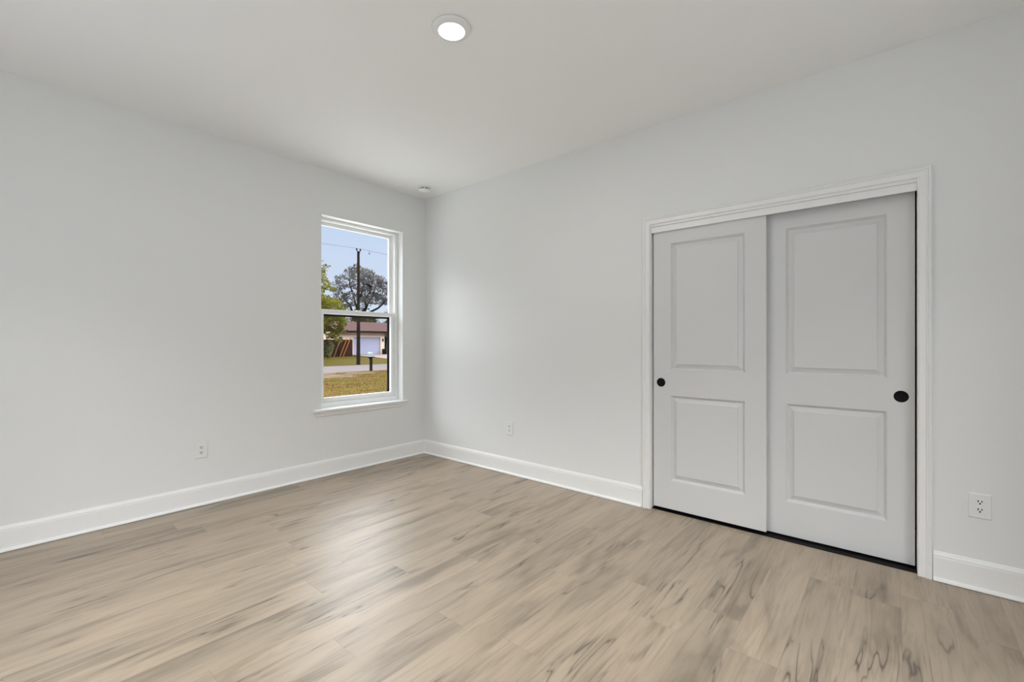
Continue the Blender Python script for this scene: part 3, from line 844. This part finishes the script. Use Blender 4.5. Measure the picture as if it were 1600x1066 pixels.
obj('foliage', bm, M['leaf_oak'], oak)
bm = bmesh.new()
tube(bm, [(0, 0, -0.3), (0.05, 0.05, 2.5), (0.1, 0.1, 5.0)], [0.55, 0.45, 0.40], 10)
branchy(bm, (0.1, 0.1, 4.6), [(-3.4, 0, 10.5), (0.6, 0.5, 13.6), (-1.2, -1, 12.0), (3.5, 0, 11.5), (6.4, -0.5, 9.6), (8.6, 0.4, 7.4), (5.4, 0, 6.6), (-4.4, 0.5, 7.6), (2.2, 1, 12.6)], 0.26, rnd)
obj('trunk', bm, M['bark'], oak, smooth=True)

# yellow-green tree at the left edge of the window view
rnd = random.Random(21)
lt2 = tag(empty('broadleaf_tree', (-37.2, 17.6, -0.3)), 'sunlit yellow-green leafy tree left of the brown fence', 'tree')
bm = bmesh.new()
sub = []
for (a, d, z, r_) in [(-0.3, 0, 9.1, 0.55), (0.25, 0, 8.6, 0.55), (-0.4, 0, 7.6, 0.95), (0.2, 0, 6.6, 0.95), (0.6, 0, 4.9, 1.15), (1.75, 0, 4.55, 0.85), (1.2, 0, 3.3, 1.15), (1.9, 0, 3.0, 0.75), (0.4, 0, 2.2, 1.2), (1.4, 0, 2.1, 0.75), (-0.8, 0, 4.8, 2.0), (-2.2, 0, 6.0, 2.2), (-1.2, 0.3, 2.4, 1.5), (-2.6, 0, 3.4, 1.8)]:
    for _ in range(12):
        u = Vector((rnd.uniform(-1, 1), rnd.uniform(-1, 1), rnd.uniform(-1, 1)))
        if u.length > 1.1: continue
        sub.append((a + u.x * r_ * 0.8, d + u.y * r_ * 0.8, z + u.z * r_ * 0.8, r_ * 0.42, r_ * 0.42, r_ * 0.36))
leaves(bm, sub, 170, 0.13, rnd, 0.2)
obj('foliage', bm, M['leaf_yellow'], lt2)
bm = bmesh.new()
tube(bm, [(0, 0, -0.2), (0.02, 0.03, 1.5), (-0.05, 0.0, 3.5), (-0.1, -0.05, 6.0), (-0.15, 0, 8.6)], [0.24, 0.2, 0.16, 0.1, 0.03], 9)
branchy(bm, (0, 0, 2.2), [(1.7, 0, 4.4), (1.2, 0.2, 3.2), (-2.0, 0, 5.6), (-1.2, 0.2, 3.0), (0.6, 0, 5.2)], 0.10, rnd)
obj('trunk', bm, M['bark'], lt2, smooth=True)

def shrub(name, loc, blobs_, per, size, mat, label, seed):
    rn = random.Random(seed)
    e_ = tag(empty(name, loc), label, 'shrub')
    b2 = bmesh.new(); leaves(b2, blobs_, per, size, rn, 0.2); obj('foliage', b2, mat, e_)
    b2 = bmesh.new(); branchy(b2, (0, 0, -0.1), [(b_[0] * 0.8, b_[1] * 0.8, b_[2]) for b_ in blobs_], 0.035, rn); obj('stems', b2, M['bark'], e_)
shrub('shrub', (-37.6, 18.42, -0.32), [(0.1, 0, 0.55, 0.35, 0.4, 0.45), (0.35, 0, 1.05, 0.33, 0.35, 0.38), (0.25, 0, 1.45, 0.22, 0.25, 0.25)], 420, 0.11, M['leaf_light'],
      'pale green shrub under the yellow-green tree at the fence foot', 31)
shrub('shrub', (-33.3, 15.2, -0.50), [(0.0, 0, 0.75, 0.75, 0.6, 0.85), (0.5, 0, 1.15, 0.5, 0.5, 0.55)], 150, 0.14, M['leaf_dark'],
      'dark green shrub at the left window edge, in front of the brown fence', 32)
shrub('shrub', (-41.0, 27.88, -0.20), [(0.0, 0, 0.35, 0.40, 0.40, 0.42), (0.15, 0, 0.75, 0.30, 0.30, 0.30)], 240, 0.10, M['leaf_dark'],
      'dark bush in front of the shaded house entry', 33)

# tree line behind the house
rnd = random.Random(41)
for k, (a, d, zc, rr, lab) in enumerate([(-5.6, 0, 4.3, 2.3, 'olive tree behind the left end of the house roof'), (-0.4, 0, 4.6, 2.3, 'olive tree behind the roof, just left of the pole'),
                                         (4.8, 0, 4.8, 2.4, 'olive tree behind the roof, right of the pole'), (-3.0, -4.6, 3.9, 2.0, 'low olive tree close behind the roof, left of the pole'),
                                         (2.2, -4.6, 3.7, 2.0, 'low olive tree close behind the roof above the garage'), (6.8, -4.6, 4.4, 2.0, 'low olive tree close behind the roof at the right window edge')]):
    b0 = Vector((-59.5, 36.5, -0.2)) + RT * a + FWD * d
    e_ = tag(empty('background_tree', b0), lab, 'tree', 'olive trees behind the house')
    bm = bmesh.new()
    bl = [(rnd.uniform(-.7, .7) * rr, rnd.uniform(-.4, .4) * rr, zc + rnd.uniform(-.6, .45) * rr, rr * .42, rr * .42, rr * .36) for _ in range(13)]
    leaves(bm, bl, 40, 0.19, rnd, 0.1)
    obj('foliage', bm, M['leaf_hedge'], e_)
    bm = bmesh.new(); tube(bm, [(0, 0, -0.2), (0.1, 0, 1.6), (0, 0.1, 3.4)], [0.18, 0.14, 0.06], 7); obj('trunk', bm, M['bark'], e_)
